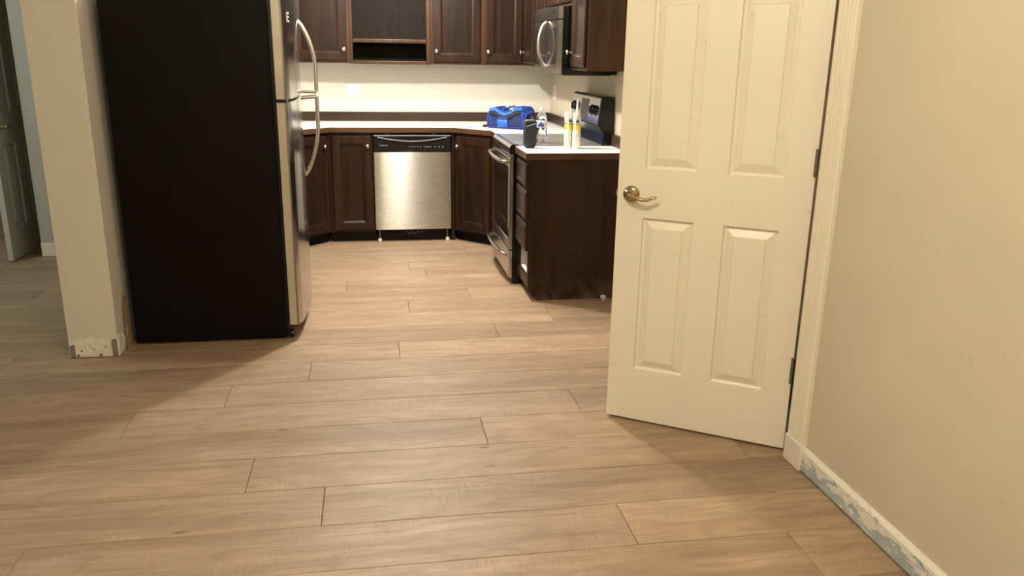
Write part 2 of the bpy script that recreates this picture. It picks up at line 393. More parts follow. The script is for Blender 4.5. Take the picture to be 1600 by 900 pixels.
# baseboards, casings, plinths
MB().add([(XW-.015,-1.6,.009),(XW-.015,2.502,.009),(XW-.015,2.502,.082),(XW-.015,-1.6,.082),(XW-.006,-1.6,.096),(XW-.006,2.502,.096),(XW+.002,-1.6,.096),(XW+.002,2.502,.096),(XW+.002,-1.6,.009),(XW+.002,2.502,.009)],
    [(0,3,2,1),(3,4,5,2),(4,6,7,5),(0,1,9,8),(1,2,5,7,9),(0,8,6,4,3)]).build('baseboard_right', 'scuffed_baseboard', label='scuffed cream and blue-grey baseboard below the right wall', cat='baseboard', kind='structure')
def casing_profile(w_, t_):
    pts = [(0, 0), (0, t_*.75), (.006, t_)]
    nf, m_ = 4, .010; fwid = (w_-2*m_)/nf
    for i in range(nf):
        a = m_+i*fwid
        for q in range(7):
            an = math.pi*q/6; pts.append((a+fwid*.12+fwid*.76*(.5-.5*math.cos(an)), t_-.0095*math.sin(an)))
    return pts+[(w_-.006, t_), (w_, t_*.75), (w_, 0)]
def casing(name, y0, label, z1=OZ+.02):
    r = thing(name, label, 'trim', (XW, y0, 0), 0, kind='structure')
    w_, t_ = .115, .018; pf = casing_profile(w_, t_); n_ = len(pf)
    m_ = MB(); m_.add([(-t, y, .102) for y, t in pf]+[(-t, y, z1) for y, t in pf], [(i, i+1, n_+i+1, n_+i) for i in range(n_-1)])
    m_.add([(-t, y, .102) for y, t in pf], [tuple(range(n_))]); m_.add([(-t, y, z1) for y, t in pf], [tuple(range(n_))[::-1]])
    m_.build('fluted_board', 'trim_paint', r)
    MB().box(-.023, 0, -.002, w_+.002, 0, .102).build('plinth_block', 'trim_paint', r, bevel=.003)
    return r
casing('trim_1', 2.501, 'fluted cream door casing with plinth beside the right wall')
casing('trim_2', OY1+.01, 'fluted cream casing on the far side of the closet opening')
MB().box(XW-.018, XW, 2.49, OY1+.135, OZ+.02, OZ+.13).build('trim_3', 'trim_paint', bevel=.003, label='cream head casing above the closet opening', cat='trim', kind='structure')
MB().box(XW+.03, XW+.12, OY0, OY0+.012, 0, OZ-.012).box(XW, XW+.12, OY1-.015, OY1, 0, OZ-.012).box(XW, XW+.12, OY0, OY1, OZ-.012, OZ).build(
    'trim_4', 'trim_paint', label='cream door jamb inside the closet opening', cat='trim', kind='structure')
h = thing('trim_5', 'flat greenish casing with plinth block in the hall', 'trim', (-2.41, 6.285, 0), 0, kind='structure')
MB().box(0, .092, -.014, 0, .10, 2.1).box(.070, .092, -.020, -.014, .10, 2.1).build('casing_board', 'hall_door_paint', h, bevel=.004)
MB().box(-.002, .094, -.02, 0, 0, .1).build('plinth_block', 'trim_paint', h, bevel=.003)
MB().box(-2.316, -1.506, 6.271, 6.285, 0, .095).build('baseboard_hall', 'trim_paint', bevel=.003, label='pale baseboard along the hall wall', cat='baseboard', kind='structure')

# ------------------------------------------------------------------ six-panel doors
def six_panel_door(root, W, H, mat, cols, rows, T=.035):
    xs_ = sorted({0, W, *[c for a in cols for c in a]}); zs_ = sorted({0, H, *[c for a in rows for c in a]})
    m_ = MB()
    for side, y in ((0, 0), (1, T)):
        for i in range(len(xs_)-1):
            for j in range(len(zs_)-1):
                if any(abs(xs_[i]-a) < 1e-6 for a, b in cols) and any(abs(zs_[j]-a) < 1e-6 for a, b in rows): continue
                q = [(xs_[i],y,zs_[j]),(xs_[i+1],y,zs_[j]),(xs_[i+1],y,zs_[j+1]),(xs_[i],y,zs_[j+1])]
                m_.add(q if side == 0 else q[::-1], [(0,1,2,3)])
    m_.add([(0,0,0),(0,T,0),(0,T,H),(0,0,H)], [(3,2,1,0)][::-1]); m_.add([(W,0,0),(W,T,0),(W,T,H),(W,0,H)], [(0,1,2,3)])
    m_.add([(0,0,0),(W,0,0),(W,T,0),(0,T,0)], [(3,2,1,0)]); m_.add([(0,0,H),(W,0,H),(W,T,H),(0,T,H)], [(0,1,2,3)])
    m_.build('leaf', mat, root)
    for a, b in cols:
        for c, d in rows:
            p_ = MB().rings(a, b, c, d, [(0, 0), (.002, .011), (.007, .0140), (.012, .0140), (.039, .0030), (.0405, .0046), (.0425, .0016)])
            p_.rings(a, b, c, d, [(0, T), (.004, T-.006), (.040, T-.002)])
            p_.build('panel', mat, root)
def hinge(root, x, z0, z1, mat='hinge_bronze'):
    m_ = MB().tube([(x, -.007, z0), (x, -.007, z1)], .0065, 10); n3 = (z1-z0)/3
    for i in (1, 2): m_.tube([(x, -.007, z0+i*n3-.0012), (x, -.007, z0+i*n3+.0012)], .0052, 10)
    m_.box(x-.004, x+.002, -.002, .004, z0, z1)
    return m_.build('hinge', mat, root)
def lever(root, x, z, sgn, mat):
    hnd = MB().lathe([(.033, 0), (.033, .005), (.030, .009), (.021, .012), (.016, .016), (.0125, .030), (.012, .045)], 28, 0, 'y', (x, 0, z)).build('handle', mat, root)
    pts = []
    for i in range(15):
        u = i/14; pts.append((x+sgn*(.0+.112*u), -.045-.012*math.sin(u*math.pi)*.6, z+.002-.016*math.sin(u*math.pi*.9)*(1-u)+.012*math.sin(u*2.6*math.pi)*.45*u-.006*u))
    MB().tube(pts, [.0125-.006*(i/14) for i in range(14)]+[.004], 12, 0, .75).build('lever', mat, hnd)
    MB().lathe([(.004, .012), (.004, .0135)], 10, 0, 'y', (x, -.033, z)).build('button', mat, hnd)
    return hnd
DA, DB = Vector((.944, 3.062)), Vector((1.5435, 2.6580))
dth = math.atan2((DB-DA).y, (DB-DA).x); DW_ = (DB-DA).length
d1 = thing('door_1', 'cream six-panel closet door standing open with brass lever', 'door', (DA.x, DA.y, .012), dth, kind='structure')
six_panel_door(d1, DW_, 2.03, 'door_paint', [(.106, .305), (.420, .619)], [(.224, .856), (1.048, 1.686), (1.79, 1.925)])
lever(d1, .057, .946, 1, 'antique_brass')
MB().box(-.0015, .0, .006, .029, .912, .98).box(-.010, 0, .012, .023, .936, .956).build('latch', 'satin_nickel', d1)
for a, b in ((1.064, 1.160), (.276, .376), (1.80, 1.896)): hinge(d1, DW_-.001, a, b)
d2 = thing('door_2', 'greenish panel door standing ajar at the left edge', 'door', (-2.539, 6.10, .012), R(90), kind='structure')
six_panel_door(d2, .76, 2.03, 'hall_door_paint', [(.11, .32), (.44, .65)], [(.22, .80), (1.02, 1.70), (1.79, 1.925)])
lever(d2, .07, .93, 1, 'antique_brass')

# ------------------------------------------------------------------ cabinets
CW, PNW = 'cabinet_wood', 'panel_wood'
def knob(parent, x, z):
    return MB().lathe([(.007, 0), (.0055, .006), (.006, .012), (.0135, .017), (.0165, .022), (.0155, .027), (.010, .031), (.003, .0325)], 18, 0, 'y', (x, 0, z)).build('knob', 'satin_nickel', parent)
def cab_door(root, x0, x1, z0, z1, y=-.02, kn=None, name='door', fr=.058):
    t = .02; W, H = x1-x0, z1-z0
    d = MB().rings(0, W, 0, H, [(0, t), (0, .006), (.003, .003), (.006, .0028), (.009, 0), (fr, 0), (fr+.009, .0026), (fr+.018, .0085), (fr+.019, .0105)], cap=False, back=1).build(name, CW, root, (x0, y, z0))
    f2 = fr+.0185
    MB().rings(0, W, 0, H, [(f2, .012), (f2, .0102), (f2+.03, .0102), (f2+.032, .0098)]).build('panel', PNW, d)
    if kn: knob(d, kn[0]-x0, kn[1]-z0)
    return d
def drawer_front(root, x0, x1, z0, z1, y=-.02):
    W, H = x1-x0, z1-z0
    return MB().rings(0, W, 0, H, [(0, .02), (0, .008), (.004, .004), (.012, .003), (.020, 0), (.030, 0), (.036, .004), (.045, .0045)], back=1).build('drawer', CW, root, (x0, y, z0))
def upper(name, label, loc, rz, W, z0, z1, doors, D=.30, body=True, sl=.03):
    r = thing(name, label, 'cabinet', (loc[0], loc[1], 0), rz, group='wall cabinets of the kitchen')
    MB().box(0, W, .019, D, z0+.012, z1).build('body', CW, r)
    m_ = MB().box(0, sl, 0, .019, z0, z1).box(W-sl, W, 0, .019, z0, z1).box(sl, W-sl, 0, .019, z0, z0+.04).box(sl, W-sl, 0, .019, z1-.04, z1)
    m_.build('face_frame', 'frame_wood', r, bevel=.0015)
    for x0, x1, zz0, zz1, kn in doors: cab_door(r, x0, x1, zz0, zz1, kn=kn)
    return r
UZ0, UZ1, UY = 1.388, 2.15, 6.83
upper('wall_cabinet', 'dark wood wall cabinet at far left, half hidden behind the refrigerator', (-1.05, UY), 0, .43, UZ0, UZ1, [(.02, .41, UZ0+.02, UZ1-.015, (.38, UZ0+.1))])
upper('wall_cabinet', 'dark wood wall cabinet left of the open niche, knob at lower right', (-.62, UY), 0, .465, UZ0, UZ1, [(.02, .443, UZ0+.02, UZ1-.015, (.417, UZ0+.108))])
upper('wall_cabinet', 'dark wood wall cabinet right of the open niche, knob at lower left', (.480, UY), 0, .422, UZ0, UZ1, [(.022, .405, UZ0+.02, UZ1-.015, (.047, UZ0+.105))])
upper('wall_cabinet', 'dark wood wall cabinet in the corner above the blue bag', (.902, UY), 0, .643, UZ0, UZ1, [(.026, .330, UZ0+.02, UZ1-.015, (.045, UZ0+.105))])
# open niche
nr = thing('niche_cabinet', 'open dark wood niche with a shelf between wall cabinets', 'cabinet', (-.155, UY, 0), 0, group='wall cabinets of the kitchen')
NWd = .635
MB().box(0, .016, .019, .30, UZ0+.01, UZ1).box(NWd-.016, NWd, .019, .30, UZ0+.01, UZ1).box(.016, NWd-.016, .019, .30, UZ0+.010, UZ0+.022).box(.016, NWd-.016, .019, .30, UZ1-.02, UZ1).build('body', CW, nr)
MB().box(.016, NWd-.016, .28, .292, UZ0+.022, UZ1-.02).build('back_panel', 'oak_veneer_dark', nr)
MB().box(0, .022, 0, .019, UZ0-.004, UZ1).box(NWd-.032, NWd, 0, .019, UZ0-.004, UZ1).box(.022, NWd-.032, 0, .019, UZ0-.004, UZ0+.022).box(.022, NWd-.032, 0, .019, UZ1-.04, UZ1).build('face_frame', 'frame_wood', nr, bevel=.005)
MB().box(.022, NWd-.032, -.001, .28, 1.546, 1.578).build('shelf', 'frame_wood', nr, bevel=.007)
# right-wall uppers (face -x): local x runs towards the viewer
UX = 1.245
upper('wall_cabinet', 'dark wood wall cabinet on the right wall behind the microwave', (UX, 6.81), R(-90), .905, UZ0, UZ1, [(.03, .44, UZ0+.02, UZ1-.015, (.075, UZ0+.105)), (.46, .875, UZ0+.02, UZ1-.015, (.845, UZ0+.105))])
upper('wall_cabinet', 'short dark wood cabinet above the microwave', (UX, 5.905), R(-90), .76, 1.775, UZ1, [(.02, .37, 1.795, UZ1-.015, None), (.39, .74, 1.795, UZ1-.015, None)])
upc = upper('wall_cabinet', 'dark wood wall cabinet with plain end panel, right of the microwave', (UX, 5.145), R(-90), .385, UZ0, UZ1, [(.02, .365, UZ0+.02, UZ1-.015, (.045, UZ0+.105))])
MB().box(.384, .389, -.001, .299, UZ0, UZ1).build('end_panel', 'frame_wood', upc)

# base cabinets
BY, TH = 6.51, .872
def base_straight(name, label, loc, rz, W, D=.61):
    r = thing(name, label, 'cabinet', (loc[0], loc[1], 0), rz, group='base cabinets of the kitchen')
    MB().box(0, W, .019, D, .10, TH).build('body', CW, r)
    MB().box(0, W, .062, D, 0, .10).build('toe_kick', 'toe_black', r)
    MB().box(0, .03, 0, .019, .085, TH).box(W-.03, W, 0, .019, .085, TH).box(.03, W-.03, 0, .019, .085, .12).box(.03, W-.03, 0, .019, TH-.03, TH).build('face_frame', CW, r, bevel=.0015)
    return r
b = base_straight('base_cabinet', 'narrow dark wood base cabinet left of the dishwasher', (-.345, BY), 0, .345)
cab_door(b, .025, .335, .102, .852, kn=(.303, .77))
def base_corner(name, label, a, c_, back, toe_in, door):
    """diagonal face from a to c_ (left to right as seen), footprint polygon 'back' joins them"""
    ax, ay = a; L = math.hypot(c_[0]-ax, c_[1]-ay); th = math.atan2(c_[1]-ay, c_[0]-ax)
    r = thing(name, label, 'cabinet', (ax, ay, 0), th, group='base cabinets of the kitchen')
    def loc(p, dy=0):
        dx, dyy = p[0]-ax, p[1]-ay; return (dx*math.cos(th)+dyy*math.sin(th), -dx*math.sin(th)+dyy*math.cos(th)+dy)
    ff = .019
    poly = [(0, ff), (L, ff)]+[loc(p) for p in back]
    MB().prism(poly, .10, TH).build('body', CW, r)
    MB().prism([(-.02, .062), (L+.02, .062)]+[loc(p) for p in toe_in], 0, .10).build('toe_kick', 'toe_black', r)
    MB().box(0, .03, 0, ff, .085, TH).box(L-.03, L, 0, ff, .085, TH).box(.03, L-.03, 0, ff, .085, .12).box(.03, L-.03, 0, ff, TH-.03, TH).build('face_frame', CW, r, bevel=.0015)
    cab_door(r, door[0], door[1] if door[1] > 0 else L+door[1], .102, .852, kn=(door[2] if door[2] > 0 else L+door[2], .77))
    return r
base_corner('corner_cabinet', 'diagonal dark wood corner cabinet between dishwasher and range', (.640, BY), (.918, 6.232),
    [(.920, 5.912), (1.545-.002, 5.912), (1.543, 7.128), (.640, 7.128)], [(.985, 5.93), (1.543, 5.93), (1.543, 7.128), (.66, 7.128)], (.028, -.028, .055))
base_corner('corner_cabinet', 'diagonal dark wood corner cabinet partly hidden behind the refrigerator', (-.660, 6.195), (-.347, BY-.002),
    [(-.347, 7.128), (-1.275, 7.128), (-1.275, 6.20), (-.68, 6.20)], [(-.36, 7.128), (-1.275, 7.128), (-1.275, 6.22)], (.028, -.028, -.06))
b = base_straight('base_cabinet', 'dark wood base cabinet hidden behind the refrigerator', (-.66, 5.02), R(90), 1.17, .612)
cab_door(b, .03, .57, .102, .852); cab_door(b, .60, 1.14, .102, .852)
MB().box(.6155, .6385, BY, BY+.10, .0, TH).build('filler_strip', CW, None, bevel=.0015, label='dark wood filler strip between dishwasher and corner cabinet', cat='filler')

# drawer base beside the range, one drawer missing
PX, PYF, PYN = .918, 5.141, 4.760
dr = thing('drawer_cabinet', 'dark wood drawer cabinet with one drawer missing, beside the range', 'cabinet', (PX, PYF, 0), R(-90), group='base cabinets of the kitchen')
PWd = PYF-PYN
DD = XW-.003-PX
pts = [(0, .068), (.062, .0), (DD, .0), (DD, TH), (0, TH)]
def side(x0, x1, mat, nm):
    n_ = len(pts); m_ = MB()
    m_.add([(x0, y, z) for y, z in pts]+[(x1, y, z) for y, z in pts], [tuple(range(n_))[::-1], tuple(range(n_, 2*n_))]+[(i, (i+1) % n_, n_+(i+1) % n_, n_+i) for i in range(n_)])
    return m_.build(nm, mat, dr, bevel=.0012)
side(PWd-.016, PWd, 'worn_end_panel', 'end_panel')['label'] = 'scuffed brown end panel'
side(0, .016, CW, 'side_panel')
MB().box(.016, .020, .02, DD-.02, .15, TH).box(PWd-.020, PWd-.016, .02, DD-.02, .15, TH).box(.016, PWd-.016, .02, DD-.02, .135, .15).box(.016, PWd-.016, DD-.02, DD-.01, .15, TH).build('interior', 'white_melamine', dr)
MB().box(.016, PWd-.016, .07, .085, 0, .135).build('toe_kick', 'splash_wood', dr)
MB().box(.016, .04, 0, .019, .085, TH).box(PWd-.034, PWd-.016, 0, .019, .085, TH).box(.04, PWd-.034, 0, .019, .080, .145).box(.04, PWd-.034, 0, .019, .855, TH).box(.04, PWd-.034, 0, .019, .688, .706).box(.04, PWd-.034, 0, .019, .487, .503).box(.04, PWd-.034, 0, .019, .308, .326).build('face_frame', CW, dr, bevel=.0015)
for a, c_ in ((.700, .852), (.498, .684), (.314, .483)):
    d = drawer_front(dr, .018, PWd-.012, a, c_)
    MB().box(.02, PWd-.055, .021, .42, .012, c_-a-.02).build('drawer_box', 'white_melamine', d)

# counters and backsplashes
def counter(name, label, poly, grp='white counter pieces'):
    r = thing(name, label, 'countertop', (0, 0, 0), 0, group=grp)
    MB().prism(poly, .874, .9125).build('wood_edge', 'edge_wood', r, bevel=.002)
    cx = sum(p[0] for p in poly)/len(poly); cy = sum(p[1] for p in poly)/len(poly)
    return r
CP = [(-1.275, 7.128), (-1.275, 5.02), (-.632, 5.02), (-.632, 6.178), (-.330, 6.480), (.628, 6.480), (.890, 6.218), (.890, 5.912), (1.543, 5.912), (1.543, 7.128)]
c1 = counter('countertop', 'white laminate countertop with dark wood edge above the dishwasher', CP)
LP_ = [(-1.275, 7.128), (-1.275, 5.022), (-.637, 5.022), (-.637, 6.180), (-.332, 6.485), (.630, 6.485), (.895, 6.220), (.895, 5.914), (1.543, 5.914), (1.543, 7.128)]
MB().prism(LP_, .9127, .9145).build('laminate_top', 'white_laminate', c1)
c2 = counter('countertop', 'small white countertop piece over the drawer cabinet', [(.892, 5.139), (.892, 4.748), (1.543, 4.748), (1.543, 5.139)])
MB().prism([(.897, 5.138), (.897, 4.753), (1.543, 4.753), (1.543, 5.138)], .9127, .9145).build('laminate_top', 'white_laminate', c2)
MB().box(-1.275, 1.543, 7.108, 7.129, .9148, .990).build('backsplash', 'splash_wood', bevel=.002, label='dark wood backsplash strip along the back kitchen wall', cat='backsplash')
MB().box(1.523, 1.5435, 5.915, 7.107, .9148, .990).build('backsplash', 'splash_wood', bevel=.002, label='dark wood backsplash strip beyond the range on the right wall', cat='backsplash')
MB().box(1.523, 1.5435, 4.752, 5.137, .9148, .990).build('backsplash', 'splash_wood', bevel=.002, label='dark wood backsplash strip above the small counter piece', cat='backsplash')

# ------------------------------------------------------------------ dishwasher
dw = thing('dishwasher', 'stainless dishwasher with black control panel under the counter', 'dishwasher', (.006, 6.485, 0), 0)
DWW = .602
MB().box(.004, DWW-.004, .03, .60, .09, .862).build('tub', 'black_plastic', dw)
m = MB(); nx = 16
for zz in [0]:
    X = [DWW*i/nx for i in range(nx+1)]; vv = []
    yb = lambda x: .006-.007*math.sin(math.pi*x/DWW)**.6 if 0 < x < DWW else .006
    vv = [(x, yb(x), .104) for x in X]+[(x, yb(x), .722) for x in X]+[(x, .03, .104) for x in X]+[(x, .03, .722) for x in X]; k = nx+1
    m.add(vv, [(i, i+1, k+i+1, k+i) for i in range(nx)], 0, True)
    m.add(vv, [(2*k+i, 2*k+i+1, i+1, i) for i in range(nx)]+[(k+i, k+i+1, 3*k+i+1, 3*k+i) for i in range(nx)]+[(0, k, 3*k, 2*k), (k-1, 3*k-1, 4*k-1, 2*k-1)])
m.build('door', 'stainless_door', dw)
cp = MB().rings(-.003, DWW+.003, .728, .856, [(0, .03), (0, .004), (.004, 0), (.01, -.001)], back=1).build('control_panel', 'black_plastic', dw)
arc = [(.03+.54*i/20, -.004-.012*math.sin(math.pi*i/20), .838-.030*math.sin(math.pi*i/20)) for i in range(21)]
MB().tube(arc, .005, 8).build('handle_lip', 'grey_rubber', cp)
MB().box(0, DWW, -.004, .01, .848, .855).build('top_strip', 'grey_rubber', cp)
m = MB()
for i in range(12):
    u0, u1 = .2+.32*i/12, .2+.32*(i+1)/12; f0 = lambda u: .838-.030*math.sin(math.pi*(u-.03)/.54)
    m.add([(u0, -.0012, f0(u0)), (u1, -.0012, f0(u1)), (u1, -.0012, .845), (u0, -.0012, .845)], [(0,1,2,3)])
m.build('handle_recess', 'black_enamel', cp)
text('lettering', 'FRIGIDAIRE', .0125, 'grey_print', cp, (.045, -.0015, .771))
for i in range(5): MB().box(.275+.02*i, .284+.02*i, -.0016, -.0008, .763, .767).build('button', 'grey_print', cp)
MB().box(.39, .445, -.0016, -.0008, .763, .766).build('indicator_line', 'grey_print', cp)
for x in (.475, .505, .535): MB().box(x, x+.007, -.0016, -.0008, .760, .768).build('button', 'grey_print', cp)
MB().box(.03, DWW-.03, .055, .07, .005, .10).build('toe_panel', 'toe_black', dw)
for x in (.028, DWW-.028):
    ft = MB().box(x-.013, x+.013, .022, .048, 0, .026).build('foot', 'white_plastic', dw, bevel=.003)
    MB().lathe([(.007, .026), (.007, .10)], 12, 0, 'z', (x, .035, 0)).build('stem', 'hinge_bronze', ft)
MB().tube([(.24+.011*i, .045, .092-.028*abs(math.sin(i*.75))-.01*math.sin(i*.31)) for i in range(14)], .0028, 6).build('cable', 'grey_rubber', dw)
for x in (.11, .47): MB().lathe([(.006, 0), (.004, .004)], 8, 0, 'y', (x, .012, .866)).build('mounting_screw', 'satin_nickel', dw)

# ------------------------------------------------------------------ refrigerator (faces +x)
fr = thing('refrigerator', 'black sided refrigerator with stainless top-freezer doors', 'refrigerator', (-.402, 4.212, 0), R(90))
FW = .765
MB().box(0, FW, .076, .832, .012, 1.745).build('cabinet_body', 'fridge_black', fr, bevel=.006)
MB().box(.012, FW-.012, .058, .080, .085, 1.735).build('gasket', 'black_plastic', fr)
MB().box(.02, FW-.02, .07, .12, .02, .078).build('base_grille', 'black_plastic', fr)
MB().lathe([(.022, -.012), (.024, 0), (.022, .012)], 16, 0, 'y', (.03, .055, .026)).build('roller', 'black_plastic', fr)
def fridge_door(z0, z1):
    m_ = MB(); N = 20; X = [FW*i/N for i in range(N+1)]
    def yf(x):
        u = min(x, FW-x); rnd = .014*(1-min(1, u/.03))**2
        return rnd-.022*math.sin(math.pi*x/FW)
    k = N+1
    vv = [(x, yf(x), z0) for x in X]+[(x, yf(x), z1) for x in X]+[(x, .058, z0) for x in X]+[(x, .058, z1) for x in X]
    m_.add(vv, [(i, i+1, k+i+1, k+i) for i in range(N)], 0, True)
    m_.add(vv, [(2*k+i, 2*k+i+1, i+1, i) for i in range(N)]+[(k+i, k+i+1, 3*k+i+1, 3*k+i) for i in range(N)]+[(0, k, 3*k, 2*k), (2*k-1, k-1, 3*k-1, 4*k-1)], 1)
    o = m_.build('door', ['stainless_fridge', 'platinum_side'], fr)
    MB().box(-.0015, .0, .012, .020, z0+.002, z1-.002).build('edge_groove', 'hinge_bronze', o)
    return o
fz = fridge_door(1.245, 1.752); fd = fridge_door(.082, 1.228)
MB().box(.005, .06, .01, .07, 1.229, 1.244).build('hinge', 'black_plastic', fr)
def fr_handle(door, za, zb, foot):
    X0 = .695; pts = []; n = 18
    for i in range(n+1):
        u = i/n; out = .088*(math.sin(min(1, u*1.55)*math.pi/2)**.75); pts.append((X0, -.004-out, za+(zb-za)*u))
    o = MB().tube(pts, .0115, 10, 0, 1.0)
    o.tube([(X0, -.004-.088, zb), (X0, .0, foot)], .0115, 10)
    o.build('handle', 'handle_steel', door)
fr_handle(fz, 1.635, 1.252, 1.256); fr_handle(fd, .775, 1.226, 1.216)
MB().box(.075, .082, -.010, -.003, 1.610, 1.656).box(.082, .125, -.013, -.004, 1.648, 1.656).box(.082, .118, -.013, -.004, 1.630, 1.637).box(.082, .125, -.013, -.004, 1.610, 1.618).build('badge', 'white_plastic', fz)

# ------------------------------------------------------------------ range (faces -x)
rg = thing('range', 'stainless electric range with glass cooktop and black sides', 'range', (.862, 5.902, 0), R(-90))
RW = .757
MB().box(0, RW, .022, .668, .012, .900).build('body', 'black_enamel', rg, bevel=.003)
ct = MB().box(-.001, RW+.001, .03, .60, .900, .921).build('cooktop', 'cooktop_glass', rg, bevel=.004)
for x, y, r_ in ((.19, .17, .095), (.57, .17, .115), (.19, .44, .115), (.57, .44, .085)):
    MB().lathe([(r_, .0), (r_, .0004), (r_-.004, .0004), (r_-.004, 0)], 40, 0, 'z', (x, y, .9212), True, False).build('burner_ring', 'grey_print', ct)
MB().extr([(-.004, .868), (.0, .900), (.012, .920), (.034, .9225), (.034, .868)], 0, RW, 0).build('front_trim', 'stainless', rg)
MB().extr([(-.006, .862), (-.003, .905), (.010, .9235), (.052, .9245), (.052, .862)], RW-.004, RW+.0025, 0).build('end_cap', 'black_plastic', rg)
MB().box(.0, RW, .002, .022, .838, .866).build('vent_strip', 'stainless', rg)
od = MB().rings(0, RW-.002, .238, .834, [(0, .022), (0, .003), (.004, 0), (.058, 0), (.062, .004)], cap=False).build('oven_door', 'stainless', rg)
MB().rings(.06, RW-.062, .298, .774, [(0, .006), (0, .003), (.012, .0028)]).build('window', 'dark_glass', od)
MB().rings(.13, RW-.132, .40, .70, [(0, .003), (.003, .0015), (.006, .003)], cap=False).build('window_trim', 'black_enamel', od)
def bow(z, x0, x1, out, r_, n=22, drop=0):
    pts = [(x0, .0, z-drop)]
    for i in range(n+1):
        u = i/n; e = min(1, min(u, 1-u)/.13); pts.append((x0+(x1-x0)*(.02+.96*u), -out*math.sin(e*math.pi/2)**.7-.016*math.sin(u*math.pi), z-drop+drop*math.sin(e*math.pi/2)))
    return MB().tube(pts+[(x1, .0, z-drop)], r_, 12)
bow(.808, .02, RW-.022, .038, .0135).build('handle', 'handle_steel', od)
sd = MB().rings(0, RW-.002, .045, .228, [(0, .022), (0, .004), (.006, 0)], cap=True).build('storage_drawer', 'stainless', rg)
bow(.205, .02, RW-.022, .040, .0125, drop=.014).build('handle', 'handle_steel', sd)
MB().box(.02, RW-.02, .04, .06, 0.002, .045).build('kick_strip', 'black_plastic', rg)
bg = MB().extr([(.600, .915), (.612, .985), (.570, 1.040), (.590, 1.216), (.606, 1.226), (.672, 1.222), (.672, .915)], .004, RW-.004, 0).build('backguard', 'black_enamel', rg)
def on_face(u, s, off=0):   # point on the slanted front face; s along height
    y = .570+(.590-.570)*s; z = 1.040+(1.216-1.040)*s; n_ = Vector((-.176, -.020)).normalized()
    return (u, y+n_.x*off*1.0, z-.0*off)
def face_quad(u0, u1, s0, s1, off, mat, nm, parent):
    a, b_, c_, d_ = on_face(u0, s0, off), on_face(u1, s0, off), on_face(u1, s1, off), on_face(u0, s1, off)
    bk = [(p[0], p[1]+.004, p[2]) for p in (a, b_, c_, d_)]
    return MB().add([a, b_, c_, d_]+bk, [(0,1,2,3),(4,0,3,7),(1,5,6,2),(3,2,6,7),(4,5,1,0)]).build(nm, mat, parent)
fp = face_quad(.010, RW-.018, .04, .97, .003, 'stainless', 'front_panel', bg)
face_quad(.275, .475, .14, .88, .0045, 'grey_rubber', 'display_panel', bg)
for u in (.075, .165, .575, .665):
    p = on_face(u, .52, .004)
    kb = MB().lathe([(.036, 0), (.036, .004), (.028, .006), (.025, .015), (.022, .017)], 24, 0, 'y', p).build('knob', 'black_plastic', bg)
    MB().box(p[0]-.004, p[0]+.004, p[1]-.022, p[1]-.015, p[2]-.022, p[2]+.022).build('grip', 'black_plastic', kb)
    MB().box(p[0]-.001, p[0]+.001, p[1]-.0225, p[1]-.022, p[2]+.008, p[2]+.021).build('pointer', 'white_plastic', kb)

# ------------------------------------------------------------------ microwave over the range (faces -x)
mw = thing('microwave', 'stainless over-the-range microwave with arched handle', 'microwave', (1.145, 5.900, 0), R(-90))
MWW, MZ0, MZ1 = .752, 1.358, 1.766
MB().box(0, MWW, .036, .398, MZ0, MZ1).build('body', 'black_enamel', mw, bevel=.003)
def bowed(z0, z1, x0, x1, mat, nm, parent, y0=0., th=.036, bulge=.028, N=14, mside=None):
    f_ = lambda x: y0-bulge*math.sin(math.pi*max(0, min(1, x/MWW)))+.006
    X = [x0+(x1-x0)*i/N for i in range(N+1)]; k = N+1
    vv = [(x, f_(x), z0) for x in X]+[(x, f_(x), z1) for x in X]+[(x, y0+th, z0) for x in X]+[(x, y0+th, z1) for x in X]
    m_ = MB(); m_.add(vv, [(i, i+1, k+i+1, k+i) for i in range(N)], 0, True)
    m_.add(vv, [(2*k+i, 2*k+i+1, i+1, i) for i in range(N)]+[(k+i, k+i+1, 3*k+i+1, 3*k+i) for i in range(N)]+[(0, k, 3*k, 2*k), (2*k-1, k-1, 3*k-1, 4*k-1)])
    return m_.build(nm, mat, parent)
vt = bowed(1.692, MZ1, 0, MWW, 'stainless', 'vent_panel', mw)
for i in range(3): bowed(1.706+.016*i, 1.710+.016*i, .05, MWW-.07, 'black_plastic', 'vent_slot', vt, -.0008, .004)
mdoor = bowed(MZ0+.004, 1.686, 0, MWW, 'stainless', 'door', mw)
bowed(MZ0+.062, 1.640, .03, .50, 'dark_glass', 'window', mdoor, -.0015, .004)
bowed(MZ0+.062, 1.640, .56, MWW-.045, 'dark_glass', 'keypad', mdoor, -.0015, .004)
pts = []
for i in range(21):
    u = i/20; pts.append((.53, -.020-.052*math.sin(math.pi*u)**.6, MZ0+.045+.275*u))
MB().tube(pts, .0105, 10).build('handle', 'handle_steel', mdoor)
MB().box(.05, MWW-.05, .06, .37, MZ0-.006, MZ0+.002).build('underside_grille', 'black_plastic', mw)

